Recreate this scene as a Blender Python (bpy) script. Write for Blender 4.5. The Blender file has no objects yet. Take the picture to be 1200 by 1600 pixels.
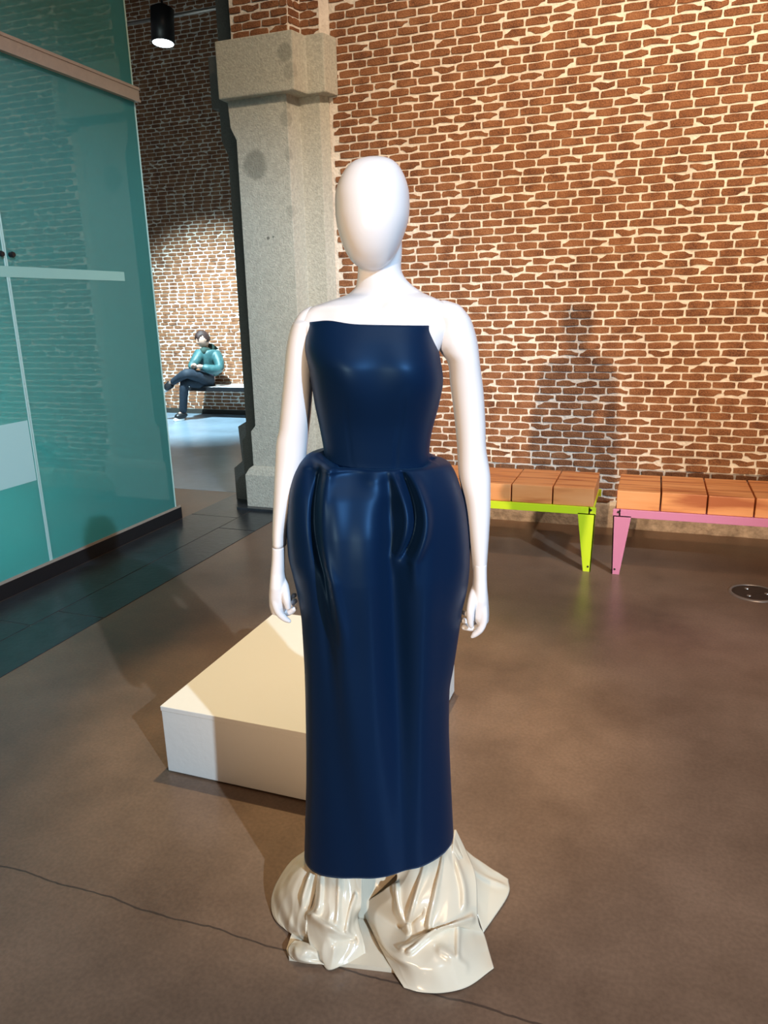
import bpy, bmesh, math, random
from mathutils import Vector, Matrix, noise
random.seed(7)
SC = bpy.context.scene
COL = SC.collection

# ------------------------------------------------------------------ camera
F = 1155.0
def _n(v): return v.normalized()
VY = _n(Vector((429, -333, F)))
VX = -_n(Vector((-3300, -245, F)))
VX = _n(VX - VY * VX.dot(VY))
VU = VX.cross(VY)
R3 = Matrix((VX, VY, VU))                 # camera frame (x right, y down, z forward) -> world
CP = Vector((0, 0, 1.5))
cam_d = bpy.data.cameras.new('camera')
cam = bpy.data.objects.new('camera', cam_d)
COL.objects.link(cam)
cam_d.sensor_width = 36
cam_d.lens = 36 * F / 1600
cam_d.clip_start = 0.05
cr, cu, cb = R3 @ Vector((1, 0, 0)), R3 @ Vector((0, -1, 0)), R3 @ Vector((0, 0, -1))
cam.matrix_world = Matrix(((cr.x, cu.x, cb.x, CP.x), (cr.y, cu.y, cb.y, CP.y), (cr.z, cu.z, cb.z, CP.z), (0, 0, 0, 1)))
SC.camera = cam

# ------------------------------------------------------------------ world, lights, exposure
w = bpy.data.worlds.new('world'); SC.world = w; w.use_nodes = True
bg = w.node_tree.nodes['Background']
bg.inputs[0].default_value = (0.75, 0.72, 0.78, 1); bg.inputs[1].default_value = 0.10
SC.view_settings.view_transform = 'Standard'
SC.view_settings.look = 'None'
SC.view_settings.gamma = 1
SC.view_settings.use_curve_mapping = False
SC.view_settings.exposure = 0.0

def aim(o, tgt):
    o.rotation_euler = (Vector(tgt) - o.location).to_track_quat('-Z', 'Y').to_euler()
def spot(name, loc, tgt, energy, color, deg, blend=.5, size=.1):
    l = bpy.data.lights.new(name, 'SPOT'); l.energy = energy; l.color = color
    l.spot_size = math.radians(deg); l.spot_blend = blend; l.shadow_soft_size = size
    o = bpy.data.objects.new(name, l); COL.objects.link(o); o.location = loc; aim(o, tgt)
    return o
def area(name, loc, tgt, energy, color, sx, sy):
    l = bpy.data.lights.new(name, 'AREA'); l.energy = energy; l.color = color
    l.shape = 'RECTANGLE'; l.size = sx; l.size_y = sy
    o = bpy.data.objects.new(name, l); COL.objects.link(o); o.location = loc; aim(o, tgt)
    return o
# warm projector far behind the visitor, throwing the figure's shadow on the brick wall
spot('warm_wall_spot', (-0.75, -10.5, 2.75), (0.05, 5.1, 1.7), 5800, (1.0, .69, .42), 22, .9, .09)
# unseen warm spot, added up high to brighten the brick wall
spot('wall_fill_spot', (2.4, 1.2, 5.9), (-0.3, 5.1, 2.8), 1200, (1.0, .76, .54), 58, 1.0, .15)
# cool key from the right
spot('cool_key_spot', (5.65, -3.45, 5.3), (-0.8, 1.9, 0.95), 3900, (.56, .78, 1.0), 34, .5, .06)
# high warm fill over the hall
area('warm_ceiling_fill', (1.2, 0.6, 6.0), (0.2, 2.4, 0), 130, (1.0, .72, .5), 2.5, 2.5)
spot('plinth_spot', (-1.1, 3.0, 5.4), (-1.0, 2.35, 0.2), 760, (1.0, .82, .50), 26, .7, .05)
# cool light of the far hall
spot('far_lamp_light', (-5.36, 7.15, 4.28), (-6.1, 9.0, 0.2), 3600, (.66, .90, 1.0), 66, 1.0, .06)
# unseen light added inside the glazed room to brighten the glass
area('glass_fill_light', (-4.3, 2.6, 0.5), (-3.3, 3.7, 1.3), 80, (.80, 1.0, 1.0), .5, 2.6)

# ------------------------------------------------------------------ pixel helpers (1200x1600 frame -> world points on real planes)
def ray(u, v): return R3 @ Vector((u - 600, v - 800, F))
def at_z(u, v, z=0.0):
    d = ray(u, v); return CP + d * ((z - CP.z) / d.z)
def at_y(u, v, y):
    d = ray(u, v); return CP + d * (y / d.y)
def at_x(u, v, x):
    d = ray(u, v); return CP + d * (x / d.x)
A20 = math.radians(20)
LX = Vector((math.cos(A20), math.sin(A20), 0)); LY = Vector((-math.sin(A20), math.cos(A20), 0))
P0 = LY * 1.576                            # base of the mannequin
def lo(u, v, d=0.0):                       # -> mannequin frame (x right, y away, z up) on the plane y=d
    r = ray(u, v); p = CP + r * ((1.576 + d) / r.dot(LY)) - P0
    return Vector((p.dot(LX), d, p.z))
def lz(u, v, h):                           # -> mannequin frame at height h
    p = at_z(u, v, h) - P0
    return Vector((p.dot(LX), p.dot(LY), h))

# ------------------------------------------------------------------ materials
def mat(name, col=(.5, .5, .5), rough=.5, metal=0, spec=.5, coat=0, var=0, vscale=8, bump=0, bscale=60, sheen=0, coat_rough=.1):
    m = bpy.data.materials.new(name); m.use_nodes = True
    nt = m.node_tree; b = nt.nodes['Principled BSDF']
    b.inputs['Base Color'].default_value = (*col, 1)
    b.inputs['Roughness'].default_value = rough; b.inputs['Metallic'].default_value = metal
    b.inputs['Specular IOR Level'].default_value = spec; b.inputs['Coat Weight'].default_value = coat
    b.inputs['Coat Roughness'].default_value = coat_rough
    b.inputs['Sheen Weight'].default_value = sheen
    g = nt.nodes.new('ShaderNodeNewGeometry')
    if var:
        n = nt.nodes.new('ShaderNodeTexNoise'); n.inputs['Scale'].default_value = vscale; n.inputs['Detail'].default_value = 8
        n.inputs['Roughness'].default_value = .65
        nt.links.new(g.outputs['Position'], n.inputs['Vector'])
        r = nt.nodes.new('ShaderNodeValToRGB')
        r.color_ramp.elements[0].position = .3; r.color_ramp.elements[1].position = .7
        r.color_ramp.elements[0].color = (*[c * (1 - var) for c in col], 1)
        r.color_ramp.elements[1].color = (*[min(1, c * (1 + var)) for c in col], 1)
        nt.links.new(n.outputs['Fac'], r.inputs['Fac']); nt.links.new(r.outputs['Color'], b.inputs['Base Color'])
    if bump:
        n2 = nt.nodes.new('ShaderNodeTexNoise'); n2.inputs['Scale'].default_value = bscale; n2.inputs['Detail'].default_value = 6
        nt.links.new(g.outputs['Position'], n2.inputs['Vector'])
        bp = nt.nodes.new('ShaderNodeBump'); bp.inputs['Strength'].default_value = bump; bp.inputs['Distance'].default_value = .01
        nt.links.new(n2.outputs['Fac'], bp.inputs['Height']); nt.links.new(bp.outputs['Normal'], b.inputs['Normal'])
    return m

def stains(m, spots, col):
    nt = m.node_tree; L = nt.links; b = nt.nodes['Principled BSDF']; g = nt.nodes.new('ShaderNodeNewGeometry')
    src = b.inputs['Base Color'].links[0].from_socket
    nz = nt.nodes.new('ShaderNodeTexNoise'); nz.inputs['Scale'].default_value = 14; L.new(g.outputs['Position'], nz.inputs['Vector'])
    for (x, y, z), r, a in spots:
        d = nt.nodes.new('ShaderNodeVectorMath'); d.operation = 'DISTANCE'; L.new(g.outputs['Position'], d.inputs[0]); d.inputs[1].default_value = (x, y, z)
        ad = nt.nodes.new('ShaderNodeMath'); ad.operation = 'MULTIPLY_ADD'; L.new(nz.outputs['Fac'], ad.inputs[0]); ad.inputs[1].default_value = r * .5; L.new(d.outputs['Value'], ad.inputs[2])
        mr = nt.nodes.new('ShaderNodeMapRange'); L.new(ad.outputs[0], mr.inputs[0])
        mr.inputs[1].default_value = r * 1.05; mr.inputs[2].default_value = r * 1.35; mr.inputs[3].default_value = a; mr.inputs[4].default_value = 0
        mx = nt.nodes.new('ShaderNodeMix'); mx.data_type = 'RGBA'; L.new(mr.outputs[0], mx.inputs[0]); L.new(src, mx.inputs[6]); mx.inputs[7].default_value = (*col, 1)
        src = mx.outputs[2]
    L.new(src, b.inputs['Base Color'])

def brick_mat(name, stops):
    m = mat(name, stops[1], .85, bump=.7, bscale=120)
    nt = m.node_tree; b = nt.nodes['Principled BSDF']
    g = nt.nodes.new('ShaderNodeNewGeometry')
    n = nt.nodes.new('ShaderNodeTexNoise'); n.inputs['Scale'].default_value = 9; n.inputs['Detail'].default_value = 3
    n3 = nt.nodes.new('ShaderNodeTexNoise'); n3.inputs['Scale'].default_value = 140; n3.inputs['Detail'].default_value = 6
    nt.links.new(g.outputs['Position'], n.inputs['Vector']); nt.links.new(g.outputs['Position'], n3.inputs['Vector'])
    r = nt.nodes.new('ShaderNodeValToRGB')
    e = r.color_ramp.elements; e[0].position = .32; e[0].color = (*stops[0], 1); e[1].position = .72; e[1].color = (*stops[2], 1)
    x = e.new(.5); x.color = (*stops[1], 1)
    mx = nt.nodes.new('ShaderNodeMix'); mx.data_type = 'FLOAT'; mx.inputs[0].default_value = .5
    nt.links.new(n.outputs['Fac'], mx.inputs[2]); nt.links.new(n3.outputs['Fac'], mx.inputs[3])
    nt.links.new(mx.outputs[0], r.inputs['Fac']); nt.links.new(r.outputs['Color'], b.inputs['Base Color'])
    return m

M = {}
M['brick'] = brick_mat('brick_clay', ((.10, .034, .016), (.28, .115, .048), (.44, .21, .10)))
M['mortar'] = mat('lime_mortar', (.88, .80, .70), .9, var=.16, vscale=5, bump=1.0, bscale=50)
M['stone'] = mat('granite', (.56, .56, .48), .85, var=.20, vscale=55, bump=.6, bscale=90)
def _sp(u, v, y, r, a): return (tuple(at_y(u, v, y)), r, a)
stains(M['stone'], [_sp(399, 258, 4.9, .095, .55), _sp(445, 82, 4.84, .055, .45), _sp(448, 185, 4.9, .05, .35), _sp(452, 160, 4.9, .04, .3), _sp(452, 240, 4.9, .04, .3),
                    _sp(419, 372, 4.9, .012, .9), _sp(427, 370, 4.9, .008, .9), _sp(453, 110, 4.84, .05, .3), _sp(455, 330, 4.9, .04, .25)], (.17, .18, .15))
M['stone_dark_shaded'] = mat('granite_shaded', (.035, .034, .028), .85, var=.2, vscale=40, bump=.5, bscale=80)  # rear jamb's shade is put into this colour; the baseboard shares it
M['rough'] = mat('rough_render', (.42, .34, .27), .9, var=.4, vscale=18, bump=1.2, bscale=30)
M['black'] = mat('black_metal', (.012, .012, .014), .4)
M['rail'] = mat('brushed_grey_rail', (.52, .44, .36), .45, metal=.3, var=.06, vscale=20)
M['white'] = mat('white_enamel', (.70, .71, .75), .28, coat=.3)
M['plinth'] = mat('white_painted_board', (.83, .79, .72), .5, bump=.1, bscale=40)
M['navy'] = mat('navy_satin', (.002, .010, .036), .45, spec=.30, sheen=.12)
_b = M['navy'].node_tree.nodes['Principled BSDF']; _b.inputs['Sheen Tint'].default_value = (.08, .3, .7, 1); _b.inputs['Sheen Roughness'].default_value = .4
_b.inputs['Specular Tint'].default_value = (.25, .55, 1, 1)
M['cloth'] = mat('glossy_cream_cloth', (.74, .64, .49), .22, spec=.6, coat=.4, coat_rough=.15)
M['lime'] = mat('lime_green_paint', (.60, .80, .02), .35)
M['pink'] = mat('mauve_pink_paint', (.62, .22, .36), .35)
M['slab'] = mat('dark_slate_slab', (.030, .036, .042), .28, var=.35, vscale=9, bump=.12, bscale=30)
M['far_wall'] = M['mortar']
M['ceiling'] = mat('dark_ceiling', (.05, .045, .045), .9)
M['skin'] = mat('skin', (.62, .38, .28), .5)
M['hair'] = mat('dark_hair', (.035, .015, .012), .6, bump=.5, bscale=90)
M['jacket'] = mat('teal_puffer_jacket', (.035, .11, .115), .5, var=.25, vscale=20, bump=.5, bscale=30)
M['trouser'] = mat('dark_trousers', (.015, .025, .04), .7, var=.3, vscale=25)
M['shoe_white'] = mat('white_rubber', (.8, .8, .8), .5)
M['scarf'] = mat('dark_green_hood', (.02, .05, .04), .8)
M['bench_white'] = mat('white_bench_top', (.85, .86, .88), .4)
M['iron'] = mat('iron_cover', (.06, .05, .045), .4, metal=.6, var=.3, vscale=30)
M['iron_rim'] = mat('worn_rim', (.35, .30, .26), .3, metal=.6)

def wood_mat():
    m = mat('orange_wood', (.70, .27, .09), .45)
    nt = m.node_tree; b = nt.nodes['Principled BSDF']
    g = nt.nodes.new('ShaderNodeNewGeometry'); mp = nt.nodes.new('ShaderNodeMapping')
    mp.inputs['Scale'].default_value = (1.2, 14, 9)
    n = nt.nodes.new('ShaderNodeTexNoise'); n.inputs['Scale'].default_value = 1.6; n.inputs['Detail'].default_value = 5
    r = nt.nodes.new('ShaderNodeValToRGB'); e = r.color_ramp.elements
    e[0].position = .34; e[0].color = (.42, .11, .03, 1); e[1].position = .5; e[1].color = (.74, .30, .10, 1)
    x = e.new(.75); x.color = (.80, .37, .15, 1)
    nt.links.new(g.outputs['Position'], mp.inputs[0]); nt.links.new(mp.outputs[0], n.inputs['Vector'])
    nt.links.new(n.outputs['Fac'], r.inputs['Fac']); nt.links.new(r.outputs['Color'], b.inputs['Base Color'])
    return m
M['wood'] = wood_mat()

def floor_mat():
    m = mat('polished_concrete', (.17, .13, .11), .3)
    nt = m.node_tree; b = nt.nodes['Principled BSDF']; L = nt.links
    g = nt.nodes.new('ShaderNodeNewGeometry')
    n = nt.nodes.new('ShaderNodeTexNoise'); n.inputs['Scale'].default_value = 1.6; n.inputs['Detail'].default_value = 9; n.inputs['Roughness'].default_value = .62
    n2 = nt.nodes.new('ShaderNodeTexNoise'); n2.inputs['Scale'].default_value = 90; n2.inputs['Detail'].default_value = 4
    L.new(g.outputs['Position'], n.inputs['Vector']); L.new(g.outputs['Position'], n2.inputs['Vector'])
    r = nt.nodes.new('ShaderNodeValToRGB'); e = r.color_ramp.elements
    e[0].position = .32; e[0].color = (.125, .076, .050, 1); e[1].position = .7; e[1].color = (.27, .168, .110, 1)
    L.new(n.outputs['Fac'], r.inputs['Fac'])
    mx = nt.nodes.new('ShaderNodeMix'); mx.data_type = 'RGBA'; mx.blend_type = 'MULTIPLY'; mx.inputs[0].default_value = .45
    L.new(r.outputs['Color'], mx.inputs[6]); 
    r2 = nt.nodes.new('ShaderNodeValToRGB'); r2.color_ramp.elements[0].position = .35; r2.color_ramp.elements[0].color = (.6, .6, .6, 1)
    r2.color_ramp.elements[1].position = .65
    L.new(n2.outputs['Fac'], r2.inputs['Fac']); L.new(r2.outputs['Color'], mx.inputs[7])
    # crack running across the floor in front of the figure (x direction, y about 1.28)
    sp = nt.nodes.new('ShaderNodeSeparateXYZ'); L.new(g.outputs['Position'], sp.inputs[0])
    n4 = nt.nodes.new('ShaderNodeTexNoise'); n4.inputs['Scale'].default_value = 5; n4.inputs['Detail'].default_value = 6
    L.new(g.outputs['Position'], n4.inputs['Vector'])
    def mth(op, a, bb):
        q = nt.nodes.new('ShaderNodeMath'); q.operation = op
        for i, s in enumerate((a, bb)):
            if isinstance(s, (int, float)): q.inputs[i].default_value = s
            else: L.new(s, q.inputs[i])
        return q.outputs[0]
    off = mth('MULTIPLY', mth('SUBTRACT', n4.outputs['Fac'], .5), .05)
    dist = mth('ABSOLUTE', mth('ADD', mth('SUBTRACT', sp.outputs['Y'], 1.266), off), 0)
    line = mth('LESS_THAN', dist, .0028)
    soft = mth('MULTIPLY', line, mth('ADD', mth('MULTIPLY', n2.outputs['Fac'], .6), .4))
    mx2 = nt.nodes.new('ShaderNodeMix'); mx2.data_type = 'RGBA'
    L.new(soft, mx2.inputs[0]); L.new(mx.outputs[2], mx2.inputs[6]); mx2.inputs[7].default_value = (.03, .022, .02, 1)
    L.new(mx2.outputs[2], b.inputs['Base Color'])
    rr = nt.nodes.new('ShaderNodeMapRange'); rr.inputs[3].default_value = .22; rr.inputs[4].default_value = .42
    L.new(n.outputs['Fac'], rr.inputs[0]); L.new(rr.outputs[0], b.inputs['Roughness'])
    bp = nt.nodes.new('ShaderNodeBump'); bp.inputs['Strength'].default_value = .12; bp.inputs['Distance'].default_value = .01
    L.new(n.outputs['Fac'], bp.inputs['Height']); L.new(bp.outputs['Normal'], b.inputs['Normal'])
    return m
M['floor'] = floor_mat()

def glass_mat(name, tint, transp, rough=.06):
    m = bpy.data.materials.new(name); m.use_nodes = True; nt = m.node_tree; L = nt.links
    out = nt.nodes['Material Output']; nt.nodes.remove(nt.nodes['Principled BSDF'])
    df = nt.nodes.new('ShaderNodeBsdfDiffuse'); df.inputs[0].default_value = (*tint, 1)
    tl = nt.nodes.new('ShaderNodeBsdfTranslucent'); tl.inputs[0].default_value = (*[min(1, c * 1.3) for c in tint], 1)
    tp = nt.nodes.new('ShaderNodeBsdfTransparent'); tp.inputs[0].default_value = (*[c ** .5 for c in tint], 1)
    gl = nt.nodes.new('ShaderNodeBsdfGlossy'); gl.inputs['Roughness'].default_value = rough
    m1 = nt.nodes.new('ShaderNodeMixShader'); m1.inputs[0].default_value = .65; L.new(df.outputs[0], m1.inputs[1]); L.new(tl.outputs[0], m1.inputs[2])
    m2 = nt.nodes.new('ShaderNodeMixShader'); m2.inputs[0].default_value = transp; L.new(m1.outputs[0], m2.inputs[1]); L.new(tp.outputs[0], m2.inputs[2])
    fr = nt.nodes.new('ShaderNodeFresnel'); fr.inputs[0].default_value = 1.8
    m3 = nt.nodes.new('ShaderNodeMixShader'); L.new(fr.outputs[0], m3.inputs[0]); L.new(m2.outputs[0], m3.inputs[1]); L.new(gl.outputs[0], m3.inputs[2])
    L.new(m3.outputs[0], out.inputs[0])
    return m
M['glass'] = glass_mat('teal_frosted_glass', (.16, .52, .50), .08, .02)
M['glass_edge'] = mat('polished_glass_edge', (.55, .85, .80), .2)
M['clear_strip'] = mat('pale_aqua_film', (.50, .80, .78), .4)
def emit(name, col, s):
    m = bpy.data.materials.new(name); m.use_nodes = True; b = m.node_tree.nodes['Principled BSDF']
    b.inputs['Emission Color'].default_value = (*col, 1); b.inputs['Emission Strength'].default_value = s
    return m
M['lamp_glow'] = emit('lamp_face_glow', (.8, .97, 1), 6)

# ------------------------------------------------------------------ object helpers
def tag(o, label=None, cat=None, group=None, kind=None):
    if label: o['label'] = label
    if cat: o['category'] = cat
    if group: o['group'] = group
    if kind: o['kind'] = kind
    return o
def empty(name, loc=(0, 0, 0), rz=0, parent=None):
    o = bpy.data.objects.new(name, None); COL.objects.link(o); o.location = loc; o.rotation_euler = (0, 0, rz)
    o.empty_display_size = .1
    if parent: o.parent = parent
    return o
def link(name, me, m=None, parent=None, smooth=False, loc=(0, 0, 0)):
    if m is not None and not me.materials: me.materials.append(m)
    o = bpy.data.objects.new(name, me); COL.objects.link(o); o.location = loc
    if parent: o.parent = parent
    if smooth:
        for p in me.polygons: p.use_smooth = True
    return o
def from_bm(name, bm, m, parent=None, smooth=False, recalc=True):
    if recalc: bmesh.ops.recalc_face_normals(bm, faces=bm.faces)
    me = bpy.data.meshes.new(name); bm.to_mesh(me); bm.free()
    return link(name, me, m, parent, smooth)
def pyd(name, vs, fs, m, parent=None, smooth=False):
    me = bpy.data.meshes.new(name); me.from_pydata([tuple(v) for v in vs], [], fs); me.update()
    return link(name, me, m, parent, smooth)
def bm_box(bm, x0, x1, y0, y1, z0, z1, bev=0):
    r = bmesh.ops.create_cube(bm, size=1)
    for v in r['verts']:
        v.co = Vector((x0 + (v.co.x + .5) * (x1 - x0), y0 + (v.co.y + .5) * (y1 - y0), z0 + (v.co.z + .5) * (z1 - z0)))
    if bev:
        es = list({e for v in r['verts'] for e in v.link_edges})
        bmesh.ops.bevel(bm, geom=es, offset=bev, segments=2, affect='EDGES', profile=.6)
def box(name, x0, x1, y0, y1, z0, z1, m, parent=None, bev=0):
    bm = bmesh.new(); bm_box(bm, x0, x1, y0, y1, z0, z1, bev); return from_bm(name, bm, m, parent)
def cyl(bm, a, b, r0, r1=None, n=16):
    a, b = Vector(a), Vector(b); r1 = r0 if r1 is None else r1
    d = b - a; q = d.to_track_quat('Z', 'Y').to_matrix().to_4x4()
    bmesh.ops.create_cone(bm, cap_ends=True, segments=n, radius1=r0, radius2=r1, depth=d.length,
                          matrix=Matrix.Translation((a + b) / 2) @ q)
def interp(tab, z):                        # tab sorted by first value
    if z <= tab[0][0]: return tab[0][1]
    if z >= tab[-1][0]: return tab[-1][1]
    for i in range(len(tab) - 1):
        a, b = tab[i], tab[i + 1]
        if a[0] <= z <= b[0]:
            t = (z - a[0]) / max(1e-9, b[0] - a[0])
            p0 = tab[i - 1] if i > 0 else a; p3 = tab[i + 2] if i + 2 < len(tab) else b
            m0 = (b[1] - p0[1]) / max(1e-9, b[0] - p0[0]) * (b[0] - a[0]); m1 = (p3[1] - a[1]) / max(1e-9, p3[0] - a[0]) * (b[0] - a[0])
            d = b[1] - a[1]                # clamp tangents: no overshoot
            def cl(mm): return 0 if mm * d <= 0 and abs(d) > 1e-9 else max(-3 * abs(d), min(3 * abs(d), mm))
            m0, m1 = cl(m0), cl(m1); t2, t3 = t * t, t * t * t
            return (2 * t3 - 3 * t2 + 1) * a[1] + (t3 - 2 * t2 + t) * m0 + (-2 * t3 + 3 * t2) * b[1] + (t3 - t2) * m1
def sstep(a, b, x):
    t = max(0, min(1, (x - a) / (b - a))); return t * t * (3 - 2 * t)
def gau(x, c, s): return math.exp(-((x - c) / s) ** 2)

# ------------------------------------------------------------------ room shell
tag(box('floor', -12, 8, -12, 12, -.2, 0, M['floor']), kind='structure')
tag(box('ceiling', -12, 8, -12, 12, 6.3, 6.5, M['ceiling']), kind='structure')
WY = 5.1
M['floor_far'] = mat('blue_grey_concrete', (.20, .27, .33), .28, var=.25, vscale=2, bump=.1, bscale=12)
tag(box('floor', -12, 6, 5.3, 9.486, -.05, .002, M['floor_far']), kind='structure')
wall_r = tag(box('wall_right', -2.93, 8, WY + .006, 5.7, 0, 6.3, M['mortar']), kind='structure')
wall_f = tag(box('wall_back', -12, 6, 9.486, 9.8, 0, 6.3, M['mortar']), kind='structure')

# --- brick pieces
def brick_outline(L, H, rnd, chip):
    pts = [(-L/2, -H/2), (-L/6, -H/2), (L/6, -H/2), (L/2, -H/2), (L/2, 0), (L/2, H/2), (L/6, H/2), (-L/6, H/2), (-L/2, H/2), (-L/2, 0)]
    out = []
    ci = rnd.choice((0, 3, 5, 8)) if chip else -1
    for i, (x, z) in enumerate(pts):
        jx, jz = rnd.uniform(-.003, .003), rnd.uniform(-.0022, .0022)
        if i in (0, 3, 5, 8): x *= .965; z *= .86
        if i == ci: x *= .72; z *= .3
        elif ci >= 0 and rnd.random() < .25: z *= .55
        out.append((x + jx, z + jz))
    return out
def brick_geo(out, d, inset=.0022):
    """front faces -y; local origin at wall plane, protrusion d, embedded 8 mm"""
    n = len(out); vs = []
    for x, z in out: vs.append((x, .008, z))
    for x, z in out: vs.append((x, -d + .0025, z))
    for x, z in out:
        l = math.hypot(x, z) or 1
        vs.append((x - inset * x / l * 1.2, -d, z * (1 - inset / .02)))
    fs = []
    for k in (0, n):
        for i in range(n): fs.append((k + i, k + (i + 1) % n, k + n + (i + 1) % n, k + n + i))
    fs.append(tuple(range(2 * n, 3 * n)))
    return vs, fs
rb = random.Random(3)
VAR = []
for i in range(36):
    o_ = brick_outline(.131, .0415, rb, i % 5 == 0); VAR.append(brick_geo(o_, rb.uniform(.004, .009)))
BM_ = []
for i, (vs, fs) in enumerate(VAR):
    me = bpy.data.meshes.new('brick'); me.from_pydata(vs, [], fs); me.materials.append(M['brick']); BM_.append(me)

def lay(name, parent, org, ux, un, width, z0, z1, zc, xc, pitch_z, pitch_x, seed, singles=0, skip=None, score=None, sx=1.0):
    """a brick face: org + ux*s ; un = outward normal. zc/xc phase of one brick"""
    rnd = random.Random(seed); org, ux, un = Vector(org), Vector(ux), Vector(un)
    rot = Matrix((ux, -un, Vector((0, 0, 1)))).transposed()
    items = []
    k0 = math.ceil((z0 - zc) / pitch_z)
    k = k0
    while zc + k * pitch_z + pitch_z * .45 < z1:
        z = zc + k * pitch_z + rnd.uniform(-.0015, .0015)
        x = xc + (k % 2) * pitch_x * .45 + rnd.uniform(-.012, .012)
        x -= math.ceil((x + pitch_x) / pitch_x) * pitch_x
        while x < width:
            pw = pitch_x * rnd.choice((1, 1, 1, 1, 1.06, .94))
            a, b = x, x + pw
            x = b
            aa, bb = max(a, 0), min(b, width)
            if bb - aa < pitch_x * .3: continue
            c = (aa + bb) / 2
            items.append((c, z, (bb - aa) / .141 * sx, rnd.randrange(36), rnd.uniform(.92, 1.04), rnd.uniform(-.012, .012)))
        k += 1
    items = [t for t in items if not (skip and skip(t[0], t[1]))]
    if score: items.sort(key=lambda t: -score(org + ux * t[0] + Vector((0, 0, t[1]))))
    for t in items[:singles]:
        o = bpy.data.objects.new('brick', BM_[t[3]]); COL.objects.link(o)
        m4 = (rot @ Matrix.Rotation(t[5], 3, 'Y')).to_4x4(); m4.translation = org + ux * t[0] + Vector((0, 0, t[1]))
        o.matrix_world = m4 @ Matrix.Diagonal((t[2], 1, t[4], 1))
        o.parent = parent
    rest = items[singles:]
    if rest:
        V, Fs = [], []
        for t in rest:
            vs, fs = VAR[t[3]]; b0 = len(V); rr = rot @ Matrix.Rotation(t[5], 3, 'Y'); o_ = org + ux * t[0] + Vector((0, 0, t[1]))
            for v in vs: V.append(o_ + rr @ Vector((v[0] * t[2], v[1], v[2] * t[4])))
            for f in fs: Fs.append(tuple(b0 + i for i in f))
        s = pyd('brickwork', V, Fs, M['brick'], parent); s['kind'] = 'stuff'
    return len(items)

def project(p):
    q = R3.transposed() @ (p - CP)
    return (600 + F * q.x / q.z, 800 + F * q.y / q.z, q.z) if q.z > .01 else (-9999, 0, 1)
def score_wall(p):
    u, v, d = project(p)
    if not (15 < u < 1185 and 12 < v < 1588): return -1
    if 440 < u < 765 and v > 470: return -1
    if 515 < u < 645 and v > 235: return -1
    if v > 725: return -1
    a, b = project(p - Vector((.06, 0, 0))), project(p + Vector((.06, 0, 0)))
    return math.hypot(b[0] - a[0], b[1] - a[1])
ph = at_y(850, 528.75, WY)
XL = -2.16
lay('wall', wall_r, (XL, WY + .006, 0), (1, 0, 0), (0, -1, 0), 5.2, .17, 4.6, ph.z, ph.x - XL - .0705, .04903, .141, 11, 300, None, score_wall)
lay('far', wall_f, (-12, 9.486, 0), (1, 0, 0), (0, -1, 0), 7.6, .06, 6.2, .5, 0, .0505, .146, 12)

# rough skirting at the foot of the right wall
def rough_strip(name, x0, x1, y, h, depth, parent, n=140):
    bm = bmesh.new(); rows = 6; g = []
    for j in range(rows + 1):
        row = []
        for i in range(n + 1):
            x = x0 + (x1 - x0) * i / n; t = j / rows
            z = h * t * (1 + .12 * noise.noise(Vector((x * 5, 3, 0)))) if j else 0
            yy = y - depth * (1 - t ** 4) + .012 * noise.noise(Vector((x * 14, z * 30, 1)))
            row.append(bm.verts.new((x, yy if j < rows else y + .02, z)))
        g.append(row)
    for j in range(rows):
        for i in range(n): bm.faces.new((g[j][i], g[j][i+1], g[j+1][i+1], g[j+1][i]))
    return from_bm(name, bm, M['rough'], parent, True)
tag(rough_strip('baseboard_right', XL, 3.0, WY, .155, .03, None), kind='structure')

# --- glazed room on the left
GX = -3.25
hall = None
pl = tag(box('trim_1', -3.44, GX + .005, 0.6, 4.497, 0, .088, M['black'], bev=.004), kind='structure')
gp = tag(empty('glass_partition', (GX, 3.0, .09)), 'tall teal frosted glass wall on a black base channel at the left', 'glass wall')
def inv(o): o.matrix_parent_inverse = Matrix.Translation(-o.parent.location)
seam_y = at_x(80, 868, GX).y; end_y = at_x(275, 788, GX).y
for i, (ya, yb) in enumerate(((seam_y + .005, end_y), (1.6, seam_y - .005))):
    p = box('glass_pane', GX - .018, GX - .006, ya + .006, yb - .006, .09, 6.2, M['glass'], gp); inv(p)
    for yy in (ya, yb):
        if yy < 2: continue
        e = box('polished_edge', GX - .018, GX - .004, yy - .006, yy + .006, .09, 6.2, M['glass_edge'], p)
        e.matrix_parent_inverse = Matrix.Translation(-gp.location) if False else Matrix.Identity(4)
s_ = box('channel_lip', GX - .004, GX + .004, .6, 4.49, .086, .102, M['rail'], gp); inv(s_)
z_a, z_b = at_x(0, 77, GX + .03).z, at_x(0, 50, GX + .03).z
rl = empty('glazing_rail', (GX + .03, 3.4, z_a)); tag(rl, 'grey metal channel rail crossing the teal glass wall high up', 'rail')
r1 = box('rail_body', GX - .002, GX + .03, 1.5, at_x(218, 150, GX + .03).y, z_a, z_b, M['rail'], rl, .003); inv(r1)
r2 = box('rail_lip', GX + .028, GX + .036, 1.5, at_x(218, 150, GX + .03).y, z_b - .014, z_b + .002, M['rail'], rl); inv(r2)
r2 = box('rail_lip', GX + .028, GX + .036, 1.5, at_x(218, 150, GX + .03).y, z_a - .002, z_a + .012, M['rail'], rl); inv(r2)
# interior of glazed room
M['inner'] = mat('pale_inner_wall', (.55, .60, .56), .8, var=.1, vscale=2)
tag(box('wall_left', -6.2, -6.0, -2, 4.6, 0, 6.2, M['inner']), kind='structure')
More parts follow.
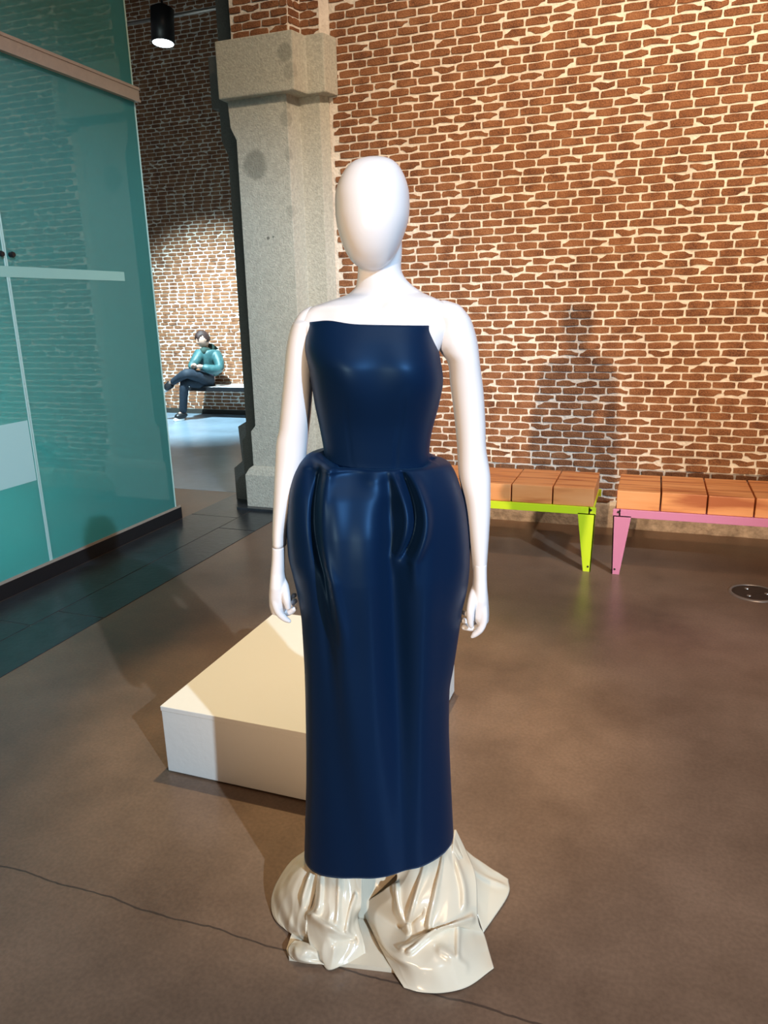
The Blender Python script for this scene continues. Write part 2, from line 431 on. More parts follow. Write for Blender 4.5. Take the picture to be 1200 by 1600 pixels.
# pale film panel on the first pane
pz0, pz1 = at_x(0, 767, GX).z, at_x(0, 665, GX).z
fp = tag(box('frosted_panel', GX - .0055, GX - .0025, 2.0, seam_y - .02, pz0, pz1, M['clear_strip']), 'pale aqua rectangular panel on the leftmost glass pane', 'panel')
# horizontal rail behind the glass
bz = at_x(100, 428, GX).z
M['stripe'] = mat('pale_green_film', (.34, .62, .55), .4)
hb = tag(box('glass_stripe', GX - .0055, GX - .003, 1.7, at_x(195, 430, GX).y, bz - .028, bz + .028, M['stripe']), 'pale green horizontal stripe along the teal glass at head height', 'stripe')
for yy in (at_x(17, 398, GX).y, at_x(0, 398, GX).y):
    bm = bmesh.new(); zc = at_x(17, 398, GX).z; cyl(bm, (GX - .03, yy, zc), (GX + .012, yy, zc), .013, .013, 16); cyl(bm, (GX + .012, yy, zc), (GX + .022, yy, zc), .016, .012, 16)
    c = from_bm('glass_clamp', bm, M['black'], gp); inv(c)

# --- dark slab strip in the floor
def slab(x0, x1, y0, y1): 
    o = box('floor_slab', x0 + .003, x1 - .003, y0 + .003, y1 - .003, -.01, .003, M['slab'], FL, .0015); return o
FL = bpy.data.objects['floor']
xs = (-3.24, -2.835, -2.54)
ys1 = [-2.0, .4, 2.78, 4.335, 5.9, 7.4, 8.9]; ys2 = [-2.0, .9, 2.6, 4.6, 6.6, 8.2, 8.9]
for a, b in zip(ys1, ys1[1:]): slab(xs[1], xs[2], a, b)
for a, b in zip(ys2, ys2[1:]): slab(xs[0], xs[1], a, b)

# ------------------------------------------------------------------ stone pillar
pi = tag(empty('stone_pillar', (-2.5, 5.0, 0)), 'tall grey stone pillar with a square capital and brick above', 'pillar')
def prism(name, plan_rows, m, bev=0):
    """plan_rows: list of (z, [(x,y)...]) all same count -> closed loft"""
    bm = bmesh.new(); rings = []
    for z, pts in plan_rows: rings.append([bm.verts.new((x, y, z)) for x, y in pts])
    n = len(rings[0])
    for a, b in zip(rings, rings[1:]):
        for i in range(n): bm.faces.new((a[i], a[(i+1) % n], b[(i+1) % n], b[i]))
    bm.faces.new(rings[0]); bm.faces.new(rings[-1])
    if bev:
        bmesh.ops.recalc_face_normals(bm, faces=bm.faces)
        es = [e for e in bm.edges if e.calc_face_angle(0) > .5]
        bmesh.ops.bevel(bm, geom=es, offset=bev, segments=2, affect='EDGES', profile=.5)
    o = from_bm(name, bm, m, pi); inv(o); return o
def plan(xl, yf, xr, xb, k=0):            # front step, side, recessed face, return to wall
    return [(xl, 5.098), (xl, yf), (xr, yf), (xr + .03, 5.03 - k), (xb, 5.03 - k), (xb + .04, 5.098)]
zc0, zc1 = 2.865, 3.20
prism('shaft', [(.33, plan(-2.845, 4.9, -2.40, -2.22)), (.60, plan(-2.845, 4.9, -2.40, -2.22)), (.645, plan(-2.805, 4.9, -2.40, -2.22)), (2.61, plan(-2.795, 4.9, -2.40, -2.22)), (2.69, plan(-2.835, 4.9, -2.40, -2.22)), (zc0, plan(-2.845, 4.9, -2.40, -2.22))], M['stone'], .004)
prism('capital', [(zc0 - .01, plan(-2.875, 4.84, -2.31, -2.15, .06)), (zc1, plan(-2.875, 4.84, -2.31, -2.15, .06))], M['stone'], .008)
prism('base_block', [(.0, plan(-2.90, 4.86, -2.37, -2.18, .04)), (.27, plan(-2.90, 4.86, -2.37, -2.18, .04)), (.315, plan(-2.875, 4.88, -2.385, -2.2, .02)), (.335, plan(-2.85, 4.895, -2.40, -2.22, 0))], M['stone'], .006)
bp_ = box('foot_slab', -2.96, -2.2, 4.80, 5.05, 0, .022, M['slab'], pi, .003); inv(bp_)
prism('brick_core', [(zc1, plan(-2.79, 4.916, -2.37, -2.20)), (6.2, plan(-2.79, 4.916, -2.37, -2.20))], M['mortar'])
pl_e = empty  # noqa
cnt0 = set(bpy.data.objects)
lay('p', pi, (-2.79, 4.916, 0), (1, 0, 0), (0, -1, 0), .42, zc1 + .015, 3.72, zc1 + .035, .02, .04903, .141, 5, 300)
lay('p', pi, (-2.34, 5.03, 0), (1, 0, 0), (0, -1, 0), .14, zc1 + .015, 3.72, zc1 + .035, .0, .04903, .141, 6, 60)
sd = Vector((.03, .114, 0)).normalized()
lay('p', pi, (-2.37, 4.916, 0), tuple(sd), (sd.y, -sd.x, 0), .115, zc1 + .015, 3.72, zc1 + .035, .0, .04903, .115, 8, 60)
for o in set(bpy.data.objects) - cnt0: o.matrix_parent_inverse = Matrix.Translation(-pi.location)
# deeper jamb behind the pillar, same profile
def jp(x): return [(x, 5.1), (-2.9, 5.1), (-2.9, 5.72), (x, 5.72)]
jb = prism('rear_jamb', [(0, jp(-3.14)), (.26, jp(-3.14)), (.32, jp(-3.06)), (.60, jp(-3.075)), (.64, jp(-3.0)), (2.56, jp(-2.985)), (2.66, jp(-3.03)), (2.87, jp(-3.03)), (2.872, jp(-3.09)), (3.2, jp(-3.09)), (3.201, jp(-3.0)), (6.2, jp(-3.0))], M['stone_dark_shaded'], .004)

# ------------------------------------------------------------------ white plinth box
bx = tag(empty('display_plinth', (-1.446, 1.785, 0)), 'low white square display plinth on the floor behind the gown', 'plinth')
def cxy(o): o.matrix_parent_inverse = Matrix.Translation(-o.parent.location)
o = box('side_panels', -1.446, -.66, 1.785, 2.585, .006, .232, M['plinth'], bx, .002); cxy(o)
o = box('top_panel', -1.448, -.658, 1.783, 2.587, .2325, .25, M['plinth'], bx, .002); cxy(o)

# ------------------------------------------------------------------ benches
def bench(px, x0, x1, m, label, xl_leg, joints):
    t = tag(empty('slatted_bench', (x0 if x0 > -.2 else x1, 4.4, 0)), label, 'bench')
    def add(o): o.matrix_parent_inverse = Matrix.Translation(-t.location); return o
    yf, yb = 4.15, 4.60
    add(box('front_rail', x0, x1, yf, yf + .012, .337, .382, m, t, .002))
    add(box('rear_rail', x0, x1, yb - .012, yb, .337, .382, m, t, .002))
    for xa in (x0 + .03, x1 - .042): add(box('end_rail', xa, xa + .012, yf, yb, .337, .382, m, t, .002))
    add(box('carrier', x0 + .01, x1 - .01, yf + .01, yb - .01, .365, .381, m, t))
    for fx in (.2, .8):
        xa = x0 + (x1 - x0) * fx
        add(box('wall_arm', xa - .03, xa + .03, yf + .012, WY + .004, .340, .364, M['black'], t))
    # blocks
    for a, b in zip(joints, joints[1:]):
        add(box('seat_block', a + .004, b - .004, yf + .012, yb - .008, .382, .487 + random.uniform(-.002, .002), M['wood'], t, .004))
    # tapered folded plate legs
    for side, xx in ((0, x0), (1, x1)):
        for yy, sy in ((yf, 1),):
            bm = bmesh.new(); s = 1 if side == 0 else -1
            if sy == -1: xx = (x0, x1)[side] + s * .07
            wt, wb = .098, .042
            X = lambda d: xx + s * d
            tx = .002
            for (pa) in (0,):
                th = .006
                q = [(X(tx), .345), (X(wt), .345), (X(wb + .012), 0), (X(.012), 0)]
                fa = [bm.verts.new((x, yy, z)) for x, z in q]; fb = [bm.verts.new((x, yy + sy * th, z)) for x, z in q]
                bm.faces.new(fa); bm.faces.new(fb[::-1])
                for i in range(4): bm.faces.new((fa[i], fa[(i+1) % 4], fb[(i+1) % 4], fb[i]))
                q = [(yy, .345), (yy + sy * .03, .345), (yy + sy * .02, 0), (yy, 0)]
                ofs = (tx, .012)
                fa = [bm.verts.new((X(tx if z > .1 else .012), y, z)) for y, z in q]; fb = [bm.verts.new((X((tx if z > .1 else .012) + th), y, z)) for y, z in q]
                bm.faces.new(fa); bm.faces.new(fb[::-1])
                for i in range(4): bm.faces.new((fa[i], fa[(i+1) % 4], fb[(i+1) % 4], fb[i]))
            lg = add(from_bm('leg', bm, m, t))
            if sy == 1:
                bm = bmesh.new(); cyl(bm, (X(.028), yy - .003, .03), (X(.028), yy + .002, .03), .006, .006, 12)
                b_ = from_bm('bolt', bm, M['black'], lg)
                bm = bmesh.new()
                cyl(bm, (X(.028), yy - .003, .366), (X(.028), yy + .002, .366), .007, .007, 12)
                b_ = from_bm('bolt', bm, M['black'], lg)
    return t
xg = at_y(931, 800, 4.15).x; xp = at_y(957.5, 803, 4.15).x
jg = [xg - .012]
for u in (863, 798.6, 736, 676): jg.append(at_y(u, 785, 4.165).x)
d_ = jg[-2] - jg[-1]
while len(jg) < 7: jg.append(jg[-1] - d_)
jg = sorted(jg)
bench('g', jg[0] - .012, xg, M['lime'], 'lime green steel bench with orange wooden seat blocks, left of the pair', None, jg)
jp_ = [xp + .012]
for u in (1031, 1104, 1178.5): jp_.append(at_y(u, 800, 4.165).x)
d_ = jp_[-1] - jp_[-2]
while len(jp_) < 7: jp_.append(jp_[-1] + d_)
bench('p', xp, jp_[-1] + .012, M['pink'], 'mauve pink steel bench with orange wooden seat blocks, right of the pair', None, jp_)

# ------------------------------------------------------------------ floor cover (round)
gc = at_z(1178, 927, 0)
gr = tag(empty('floor_cover', (gc.x, gc.y, 0)), 'round dark metal floor cover in front of the pink bench', 'floor cover')
bm = bmesh.new(); cyl(bm, (0, 0, .0), (0, 0, .004), .105, .105, 48); from_bm('cover_plate', bm, M['iron'], gr)
bm = bmesh.new()
ri = [[bm.verts.new((r * math.cos(a * math.tau / 64), r * math.sin(a * math.tau / 64), z)) for a in range(64)] for r, z in ((.108, 0), (.109, .006), (.12, .006), (.124, 0))]
for a, b in zip(ri, ri[1:]):
    for i in range(64): bm.faces.new((a[i], a[(i+1) % 64], b[(i+1) % 64], b[i]))
from_bm('cover_rim', bm, M['iron_rim'], gr, True)
for k in range(3):
    a = k * 2.1; bm = bmesh.new(); cyl(bm, (.06 * math.cos(a), .06 * math.sin(a), .003), (.06 * math.cos(a), .06 * math.sin(a), .007), .012, .01, 12); from_bm('screw', bm, M['iron_rim'], gr)

# ------------------------------------------------------------------ far bench, lamp, pipe
fb = tag(empty('wall_bench', (-5.4, 9.2, 0)), 'white topped wall bench against the far brick wall under the seated man', 'bench')
fy = 9.02
xbl = at_y(293, 606, fy).x
o = box('seat_slab', xbl, -3.6, fy, 9.47, .42, .455, M['bench_white'], fb, .004); cxy(o)
o = box('front_edge', xbl, -3.6, fy - .012, fy - .001, .395, .452, M['black'], fb, .002); cxy(o)
tag(box('baseboard_back', -12, 6, 9.47, 9.486, 0, .07, M['stone_dark_shaded']), kind='structure')
lp = at_y(255, 68, 7.2)
la = tag(empty('ceiling_spotlight', (lp.x, lp.y, lp.z)), 'black cylinder spotlight with a glowing white face near the far wall', 'lamp')
bm = bmesh.new(); n = 32; prof = [(.0, .0), (.105, 0), (.115, .01), (.115, .30), (.06, .34), (.0, .34)]
def lathe(bm, prof, n=32, tilt=None):
    R = []
    for r, z in prof: R.append([bm.verts.new((r * math.cos(i * math.tau / n), r * math.sin(i * math.tau / n), z)) for i in range(n)] if r > 0 else [bm.verts.new((0, 0, z))])
    for a, b in zip(R, R[1:]):
        for i in range(n):
            j = (i + 1) % n
            if len(a) == 1: bm.faces.new((a[0], b[j], b[i]))
            elif len(b) == 1: bm.faces.new((a[i], a[j], b[0]))
            else: bm.faces.new((a[i], a[j], b[j], b[i]))
lathe(bm, [(.105, 0), (.114, .0), (.114, .31), (.05, .35), (0, .35)]); lc = from_bm('lamp_housing', bm, M['black'], la, True)
bm = bmesh.new(); lathe(bm, [(0, .004), (.105, .004), (.105, .02), (0, .02)]); from_bm('lamp_face', bm, M['lamp_glow'], la)
bm = bmesh.new(); cyl(bm, (0, 0, .35), (0, 0, 2.6), .012); from_bm('suspension_rod', bm, M['black'], la)
la.rotation_euler = (math.radians(-6), 0, 0)
pa, pb = at_y(200, 36, 8.7), at_y(345, 13, 8.7)
d = (pb - pa); pa2 = pa - d * 2; pb2 = pb + d * 1.2
pa2.z = pb2.z = (pa.z + pb.z) / 2
bm = bmesh.new(); cyl(bm, pa2, pb2, .02); tag(from_bm('ceiling_pipe', bm, M['iron_rim'], None, True), 'thin grey pipe running along the far wall above the spotlight', 'pipe')

# ------------------------------------------------------------------ mannequin
MR = math.radians(20)
mq = tag(empty('mannequin', P0, MR), 'glossy white faceless mannequin wearing the navy gown', 'mannequin')
def tabs(pts, d=0.0, side=None):
    t = sorted((lo(u, v, d).z, lo(u, v, d).x) for u, v in pts)
    return t
head_L = tabs([(585, 245.3), (566, 247.5), (548, 256), (535, 272), (526, 293), (523.3, 312), (524.5, 340), (534, 379), (549, 408), (561, 418), (574, 423.4), (582, 424.2)])
head_R = tabs([(585, 245.3), (604, 247), (620, 256), (632, 275), (639, 299), (640, 322), (638, 345), (630, 371), (618, 398), (606, 414), (592, 422.8), (583, 424.2)])
def loft(rings, cap=True):
    bm = bmesh.new(); R = [[bm.verts.new(p) for p in r] for r in rings]; n = len(R[0])
    for a, b in zip(R, R[1:]):
        for i in range(n): bm.faces.new((a[i], a[(i+1) % n], b[(i+1) % n], b[i]))
    if cap: bm.faces.new(R[0]); bm.faces.new(R[-1])
    return bm
def ring(x0, x1, yc, ry, z, n=64, e=2.0, ry2=None):
    xc, rx = (x0 + x1) / 2, (x1 - x0) / 2; out = []
    for i in range(n):
        a = i * math.tau / n; c, s = math.cos(a), math.sin(a)
        px = math.copysign(abs(c) ** (2 / e), c); py = math.copysign(abs(s) ** (2 / e), s)
        out.append(Vector((xc + rx * px, yc + (ry if s < 0 else (ry2 or ry)) * py, z)))
    return out
# head: egg; depth follows an egg profile, chin forward
zt, zb = head_L[-1][0], min(head_L[0][0], head_R[0][0])
rings = []
NH = 60
for k in range(NH + 1):
    a = math.pi * k / NH; z = zb + (zt - zb) * (1 - math.cos(a)) / 2; t = (z - zb) / (zt - zb)
    if k in (0, NH):
        z = zb + .0004 if k == 0 else zt - .0004
    x0, x1 = interp(head_L, z), interp(head_R, z)
    if x1 - x0 < .004: xm = (x0 + x1) / 2; x0, x1 = xm - .002, xm + .002
    # front and back profile (y away from camera)
    yf = -.098 * math.sin(math.pi * (.12 + .80 * t) ** .9) ** .5 if 0 < t < 1 else 0
    fr = math.sqrt(max(0, 1 - ((t - .46) / .54) ** 2)) if t > .46 else math.sqrt(max(0, 1 - ((.46 - t) / .463) ** 2))
    front = -.094 * fr ** .85 - .012 * (1 - t)
    back = .098 * math.sqrt(max(0, 1 - ((t - .62) / .38) ** 2)) if t > .62 else .098 * (1 - ((.62 - t) / .62) ** 2 * .85)
    if t < .3: back = min(back, .02 + .25 * t)
    back = max(back, front + .004)
    yc = (front + back) / 2; ry = (back - front) / 2
    rings.append(ring(x0, x1, yc, ry, z, 64, 2.15))
bm = loft(rings)
HY = 0.0
# torso + neck in the same mesh
tl = tabs([(559, 415), (558, 432), (555, 448), (546, 458), (519, 468.5), (500, 474), (489, 478), (480, 483), (474, 490), (470, 500)])
tr = tabs([(629, 395), (627, 418), (636, 437), (657, 454), (672, 463), (680, 465.5), (690, 469), (698, 472.5), (704, 480), (706, 500)])
sL, sR = lo(490, 500).x, lo(690, 500).x
rings = []
zs = [1.02 + i * .012 for i in range(64)]
for z in zs:
    if z > 1.655: break
    if z > 1.475:
        x0, x1 = interp(tl, z), interp(tr, z)
    else:
        t = (z - 1.02) / (1.475 - 1.02)
        w0 = interp([(0, .10), (.32, .088), (.6, .105), (.82, .13), (1, .165)], t); xc = (interp([(0, .0), (.35, -.012), (1, -.012)], t))
        x0, x1 = xc - w0, xc + w0
    if z > 1.655 - .5: pass
    w = x1 - x0
    t = (z - 1.42) / .12
    if z < 1.42: ryf, ryb = interp([(1.0, .085), (1.18, .07), (1.3, .085), (1.36, .098), (1.42, .085)], z), .075
    else:
        ryf = interp([(1.42, .085), (1.47, .068), (1.51, .052), (1.54, .046), (1.60, .045)], z)
        ryb = interp([(1.42, .075), (1.50, .062), (1.54, .052), (1.60, .05)], z)
    e = 2.0 + .5 * sstep(1.56, 1.49, z) * 0 + interp([(1.40, .5), (1.5, .4), (1.54, 0), (1.6, 0)], z)
    yc = interp([(1.3, .0), (1.45, .005), (1.54, .022), (1.65, .03)], z)
    r = ring(x0, x1, yc, ryf, z, 64, e, ryb)
    # collar bones and throat notch
    for p in r:
        if p.y < yc and 1.44 < z < 1.545:
            xx = p.x + .004
            cz = 1.502 + .10 * abs(xx) ** 1.2
            bump = .010 * gau(z, cz, .010) * sstep(.01, .03, abs(xx)) * sstep(.16, .11, abs(xx))
            hollow = .011 * gau(z, cz + .022, .012) * gau(abs(xx), .06, .035) + .010 * gau(xx, 0, .011) * gau(z, 1.497, .012)
            hollow += .010 * gau(abs(xx), .115, .028) * gau(z, 1.478, .016)
            p.y += -bump + hollow
    rings.append(r)
b2 = loft(rings); me_t = bpy.data.meshes.new('t'); b2.to_mesh(me_t); b2.free(); bm.from_mesh(me_t)
body = from_bm('body', bm, M['white'], mq, True)
rm = body.modifiers.new('remesh', 'REMESH'); rm.mode = 'VOXEL'; rm.voxel_size = .0035; rm.use_smooth_shade = True
sm = body.modifiers.new('smooth', 'SMOOTH'); sm.iterations = 5; sm.factor = .5

# arms (silhouettes of both edges)
def arm(outer, inner, top, yfun, ryfun, zend, side):
    to, ti = tabs(outer), tabs(inner)
    ztop = top; rings = []; N = 110
    for k in range(N + 1):
        s = k / N
        z = ztop - (ztop - zend) * (s ** 1.35)
        if k == 0: z = ztop - .0005
        xo, xi = interp(to, z), interp(ti, z); x0, x1 = min(xo, xi), max(xo, xi)
        if x1 - x0 < .004: x1 = x0 + .004
        w = (x1 - x0) / 2
        ry = min(ryfun(z), w * 1.25) if z > ztop - .03 else ryfun(z)
        rings.append(ring(x0, x1, yfun(z), ry, z, 40, 2.1))
    return loft(rings[::-1])
yf_ = lambda z: interp([(.88, -.035), (1.0, -.02), (1.2, .005), (1.45, .012)], z)
ryf_ = lambda z: interp([(.86, .022), (.90, .023), (1.0, .034), (1.10, .040), (1.17, .037), (1.3, .043), (1.42, .052), (1.5, .045)], z)
outR = [(693, 468.5), (706, 471.5), (718, 476), (726, 484), (735, 496), (741, 511), (747, 535), (751, 571), (756, 610), (759, 660), (760, 700), (766, 745), (765, 790), (762, 830), (758, 875), (757, 893), (757, 905)]
inR = [(690, 468.5), (686, 476), (682, 487), (680, 505), (682, 535), (690, 553), (700, 566), (704, 601), (709, 640), (714, 690), (717, 745), (724, 780), (728, 815), (732, 850), (736, 880), (737, 893), (737, 905)]
outL = [(485, 478.5), (478, 481.5), (469, 487.5), (460, 500), (453, 515), (447, 544), (442, 595), (438, 640), (435, 672), (431, 690), (430, 716), (428.5, 770), (427.5, 830), (428, 845), (427, 870), (426, 885)]
inL = [(488, 478.5), (492, 482), (496, 490), (497, 510), (492, 545), (490, 575), (488, 606), (486, 640), (482, 677), (478, 715), (470, 745), (458, 790), (451, 822), (449, 846), (448, 868), (448, 885)]
aR = empty  # placeholder
bmR = arm(outR, inR, lo(691, 468.7).z, yf_, ryf_, lo(745, 884).z, 1)
armR = from_bm('arm', bmR, M['white'], mq, True)
bmL = arm(outL, inL, lo(487, 478.7).z, yf_, ryf_, lo(437, 846).z, -1)
armL = from_bm('arm', bmL, M['white'], mq, True)
for a in (armR, armL):
    s_ = a.modifiers.new('smooth', 'SMOOTH'); s_.iterations = 3; s_.factor = .5

# hands: skinned chains joined by a voxel remesh
def skin_chain(bm, pts):
    """pts [(Vector, r)] -> tapered smooth tube with rounded tips"""
    P = [Vector(p) for p, r in pts]; Rr = [r for p, r in pts]
    # resample catmull-rom
    out = []
    n = len(P)
    for i in range(n - 1):
        p0 = P[i-1] if i else P[0] * 2 - P[1]; p3 = P[i+2] if i + 2 < n else P[-1] * 2 - P[-2]
        for k in range(6):
            t = k / 6
            q = .5 * ((2 * P[i]) + (-p0 + P[i+1]) * t + (2 * p0 - 5 * P[i] + 4 * P[i+1] - p3) * t * t + (-p0 + 3 * P[i] - 3 * P[i+1] + p3) * t ** 3)
            out.append((q, Rr[i] + (Rr[i+1] - Rr[i]) * t))
    out.append((P[-1], Rr[-1]))
    rings = []
    up = Vector((.3, .9, .2))
    for i, (q, r) in enumerate(out):
        d = (out[min(i+1, len(out)-1)][0] - out[max(i-1, 0)][0]).normalized()
        a = d.cross(up).normalized(); b = d.cross(a)
        rings.append([bm.verts.new(q + a * r * math.cos(k * math.tau / 14) + b * r * math.sin(k * math.tau / 14)) for k in range(14)])
    for s_, end, sgn in ((0, 0, -1), (1, -1, 1)):
        q, r = out[end]; d = (out[1][0] - out[0][0] if end == 0 else out[-1][0] - out[-2][0]).normalized() * sgn
        base = rings[end]; prev = base
        for f, h in ((.82, .5), (.5, .82)):
            nr = [bm.verts.new(q + (v.co - q) * f + d * r * h) for v in base]
            for k in range(14): bm.faces.new((prev[k], prev[(k+1) % 14], nr[(k+1) % 14], nr[k]))
            prev = nr
        bm.faces.new(prev)
    for a, b in zip(rings, rings[1:]):
        for k in range(14): bm.faces.new((a[k], a[(k+1) % 14], b[(k+1) % 14], b[k]))
def hand(parent, wrist_pts, chains, name='hand'):
    bm = bmesh.new()
    for c in chains: skin_chain(bm, c)
    # palm rings
    for r in wrist_pts:
        b3 = loft(r); me = bpy.data.meshes.new('x'); b3.to_mesh(me); b3.free(); bm.from_mesh(me)
    h = from_bm(name, bm, M['white'], parent, True)
    r_ = h.modifiers.new('remesh', 'REMESH'); r_.mode = 'VOXEL'; r_.voxel_size = .0016; r_.use_smooth_shade = True
    s_ = h.modifiers.new('smooth', 'SMOOTH'); s_.iterations = 6; s_.factor = .5
    return h
def L(u, v, d, r): return (lo(u, v, d), r * .92)
# hand at the image right: thumb in front, index outside, finger tips curling inwards behind
Y0 = -.035
wr = []
for v, xa, xb, ry, yc in ((872, 736.5, 757, .020, Y0), (895, 736.5, 757.2, .023, Y0), (910, 735.5, 757.8, .027, Y0), (925, 731.5, 759.5, .033, Y0 + .004), (940, 730.5, 761, .036, Y0 + .010), (952, 731, 761.5, .036, Y0 + .012), (962, 738, 761, .033, Y0 + .014)):
    a, b = lo(xa, v), lo(xb, v); wr.append(ring(a.x, b.x, yc, ry, a.z, 32, 2.3))
ch = [
    [L(747, 912, -.026, .012), L(740, 932, -.048, .0125), L(735.5, 953, -.062, .0105), L(735, 970, -.062, .0088), L(736, 978, -.061, .0065)],      # thumb
    [L(753, 940, -.050, .012), L(755.5, 958, -.052, .0108), L(755, 972, -.052, .0098), L(750, 984, -.052, .0088), L(741, 992, -.050, .0072), L(737.5, 995, -.05, .0045)],   # index
    [L(754, 940, -.026, .0115), L(755, 960, -.024, .0105), L(750, 976, -.024, .0095), L(738, 981, -.034, .0088), L(725, 980, -.042, .0072)],   # middle
    [L(754, 938, -.004, .011), L(754, 957, -.002, .010), L(746, 971, .0, .009), L(734, 972, -.018, .0085), L(722.5, 969, -.030, .007)],       # ring
    [L(752, 936, .016, .010), L(750, 950, .018, .009), L(742, 960, .018, .0082), L(733, 960, -.002, .008), L(725, 957, -.016, .0066)],        # little
]
hand(armR, [wr], ch)
# hand at the image left
wl = []
for v, xa, xb, ry, yc in ((846, 428.8, 448.2, .0215, Y0), (865, 428.3, 448.3, .0215, Y0), (885, 426.5, 448.2, .023, Y0), (905, 425, 450.5, .030, Y0), (920, 423.5, 452.5, .035, Y0 + .006), (935, 423.5, 452.5, .036, Y0 + .01), (947, 426.5, 449, .033, Y0 + .012)):
    a, b = lo(xa, v), lo(xb, v); wl.append(ring(a.x, b.x, yc, ry, a.z, 32, 2.3))
ch = [
    [L(438, 898, -.026, .012), L(443.5, 916, -.046, .0125), L(447.5, 935, -.060, .0103), L(450, 949, -.060, .0075)],
    [L(431, 925, -.050, .012), L(431, 943, -.054, .0108), L(436, 957, -.054, .0095), L(444.5, 966, -.052, .0082), L(452, 970.5, -.050, .0055)],
    [L(432, 925, -.026, .0115), L(433, 942, -.024, .0105), L(440, 955, -.024, .0095), L(451, 957, -.034, .0085), L(460, 951, -.042, .007)],
    [L(432, 923, -.004, .011), L(434, 938, -.002, .010), L(442, 949, .0, .009), L(453, 946, -.018, .0083), L(461, 939, -.030, .0068)],
    [L(434, 921, .016, .010), L(437, 932, .018, .009), L(445, 940, .018, .0082), L(454, 937, -.002, .0076), L(460, 930, -.016, .0064)],
]
hand(armL, [wl], ch)
# wrist and shoulder seam rings
def seam(parent, z, xa, xb, yc, ry):
    r1, r2 = ring(xa - .0006, xb + .0006, yc, ry + .0006, z - .0007, 48, 2.1), ring(xa - .0006, xb + .0006, yc, ry + .0006, z + .0007, 48, 2.1)
    b = loft([r1, r2]); return from_bm('joint_line', b, M['joint'], parent, True)
M['joint'] = mat('joint_grey', (.30, .27, .26), .6)  # plain grey for the wrist seam line
a, b = lo(428, 846), lo(449, 846); seam(armL, a.z, a.x, b.x, yf_(a.z), ryf_(a.z))

# base plate
pts = [(452, 1500), (452, 1495), (470, 1420), (600, 1380), (760, 1420), (700, 1505), (618, 1519), (600, 1517)]
fp2 = [lz(u, v, .0) for u, v in ((452, 1501), (448, 1489), (478, 1400), (600, 1370), (740, 1400), (715, 1500), (622, 1521))]
bm = bmesh.new(); top = [bm.verts.new((p.x, p.y, .012)) for p in fp2]; bot = [bm.verts.new((p.x, p.y, 0)) for p in fp2]
bm.faces.new(top); bm.faces.new(bot)
for i in range(len(fp2)): bm.faces.new((top[i], top[(i+1) % len(fp2)], bot[(i+1) % len(fp2)], bot[i]))
from_bm('base_plate', bm, M['cloth'], mq)
bm = bmesh.new()
for sx in (-.07, .05):
    skin_chain(bm, [(Vector((sx * 1.2 - .01, .02, .95)), .075), (Vector((sx * 1.1 - .01, 0, .55)), .058), (Vector((sx - .01, .03, .35)), .048), (Vector((sx - .01, .03, .14)), .032), (Vector((sx - .01, .02, .03)), .03)])
from_bm('leg', bm, M['white'], mq, True)

# ------------------------------------------------------------------ gown
gw = tag(empty('strapless_gown', P0, MR), 'long navy blue strapless gown with folded hips on the white mannequin', 'gown')
bl = tabs([(481.5, 504.5), (477.5, 524), (476, 544), (484, 580), (492, 631), (499, 665), (505, 697), (508, 722)])
br_ = tabs([(679.5, 509), (681, 517), (687, 550), (692, 588), (686, 625), (675, 670), (671, 700), (671, 722)])
ztl, ztr = lo(481, 505, -.03).z, lo(679, 509, -.03).z
def bod_rings():
    rings = []; N = 70; z_lo = lo(590, 728, -.08).z - .06
    for k in range(N + 1):
        t = k / N; r = []
        zref = z_lo + (1.468 - z_lo) * t
        x0, x1 = interp(bl, zref), interp(br_, zref); xc, rx = (x0 + x1) / 2, (x1 - x0) / 2
        ryf = interp([(1.10, .088), (1.15, .092), (1.19, .094), (1.26, .108), (1.33, .135), (1.385, .142), (1.43, .125), (1.47, .098)], zref)
        ryb = .088
        for i in range(160):
            a = i * math.tau / 160; c, s = math.cos(a), math.sin(a)
            e = 2.5
            px = math.copysign(abs(c) ** (2 / e), c); py = math.copysign(abs(s) ** (2 / e), s)
            x = xc + rx * px; y = .008 + (ryf if s < 0 else ryb) * py
            if s < 0:
                # bust and seams
                y -= .010 * (gau(x, xc - .062, .045) + gau(x, xc + .062, .045)) * gau(zref, 1.375, .05)
                y += .003 * (gau(x, xc + .050 + .1 * (zref - 1.3), .0022)) * sstep(1.36, 1.30, zref)
                y += .0012 * (gau(x, xc - .062 - .1 * (zref - 1.3), .0022)) * sstep(1.36, 1.30, zref)
                y += .004 * noise.noise(Vector((x * 11, zref * 9, 4))) 
            top = ztl + (ztr - ztl) * (x - x0) / max(.01, x1 - x0) + .006 * gau(x, x0 + .045, .035)
            z = z_lo + (top - z_lo) * t
            r.append(Vector((x, y, z)))
        rings.append(r)
    # roll the top edge inwards
    top = rings[-1]
    cx = sum((p.x for p in top)) / len(top); cy = .008
    rings.append([Vector((cx + (p.x - cx) * .985, cy + (p.y - cy) * .98, p.z + .001)) for p in top])
    rings.append([Vector((cx + (p.x - cx) * .965, cy + (p.y - cy) * .95, p.z - .006)) for p in top])
    rings.append([Vector((cx + (p.x - cx) * .96, cy + (p.y - cy) * .94, p.z - .03)) for p in top])
    return rings
from_bm('bodice', loft(bod_rings(), False), M['navy'], gw, True)
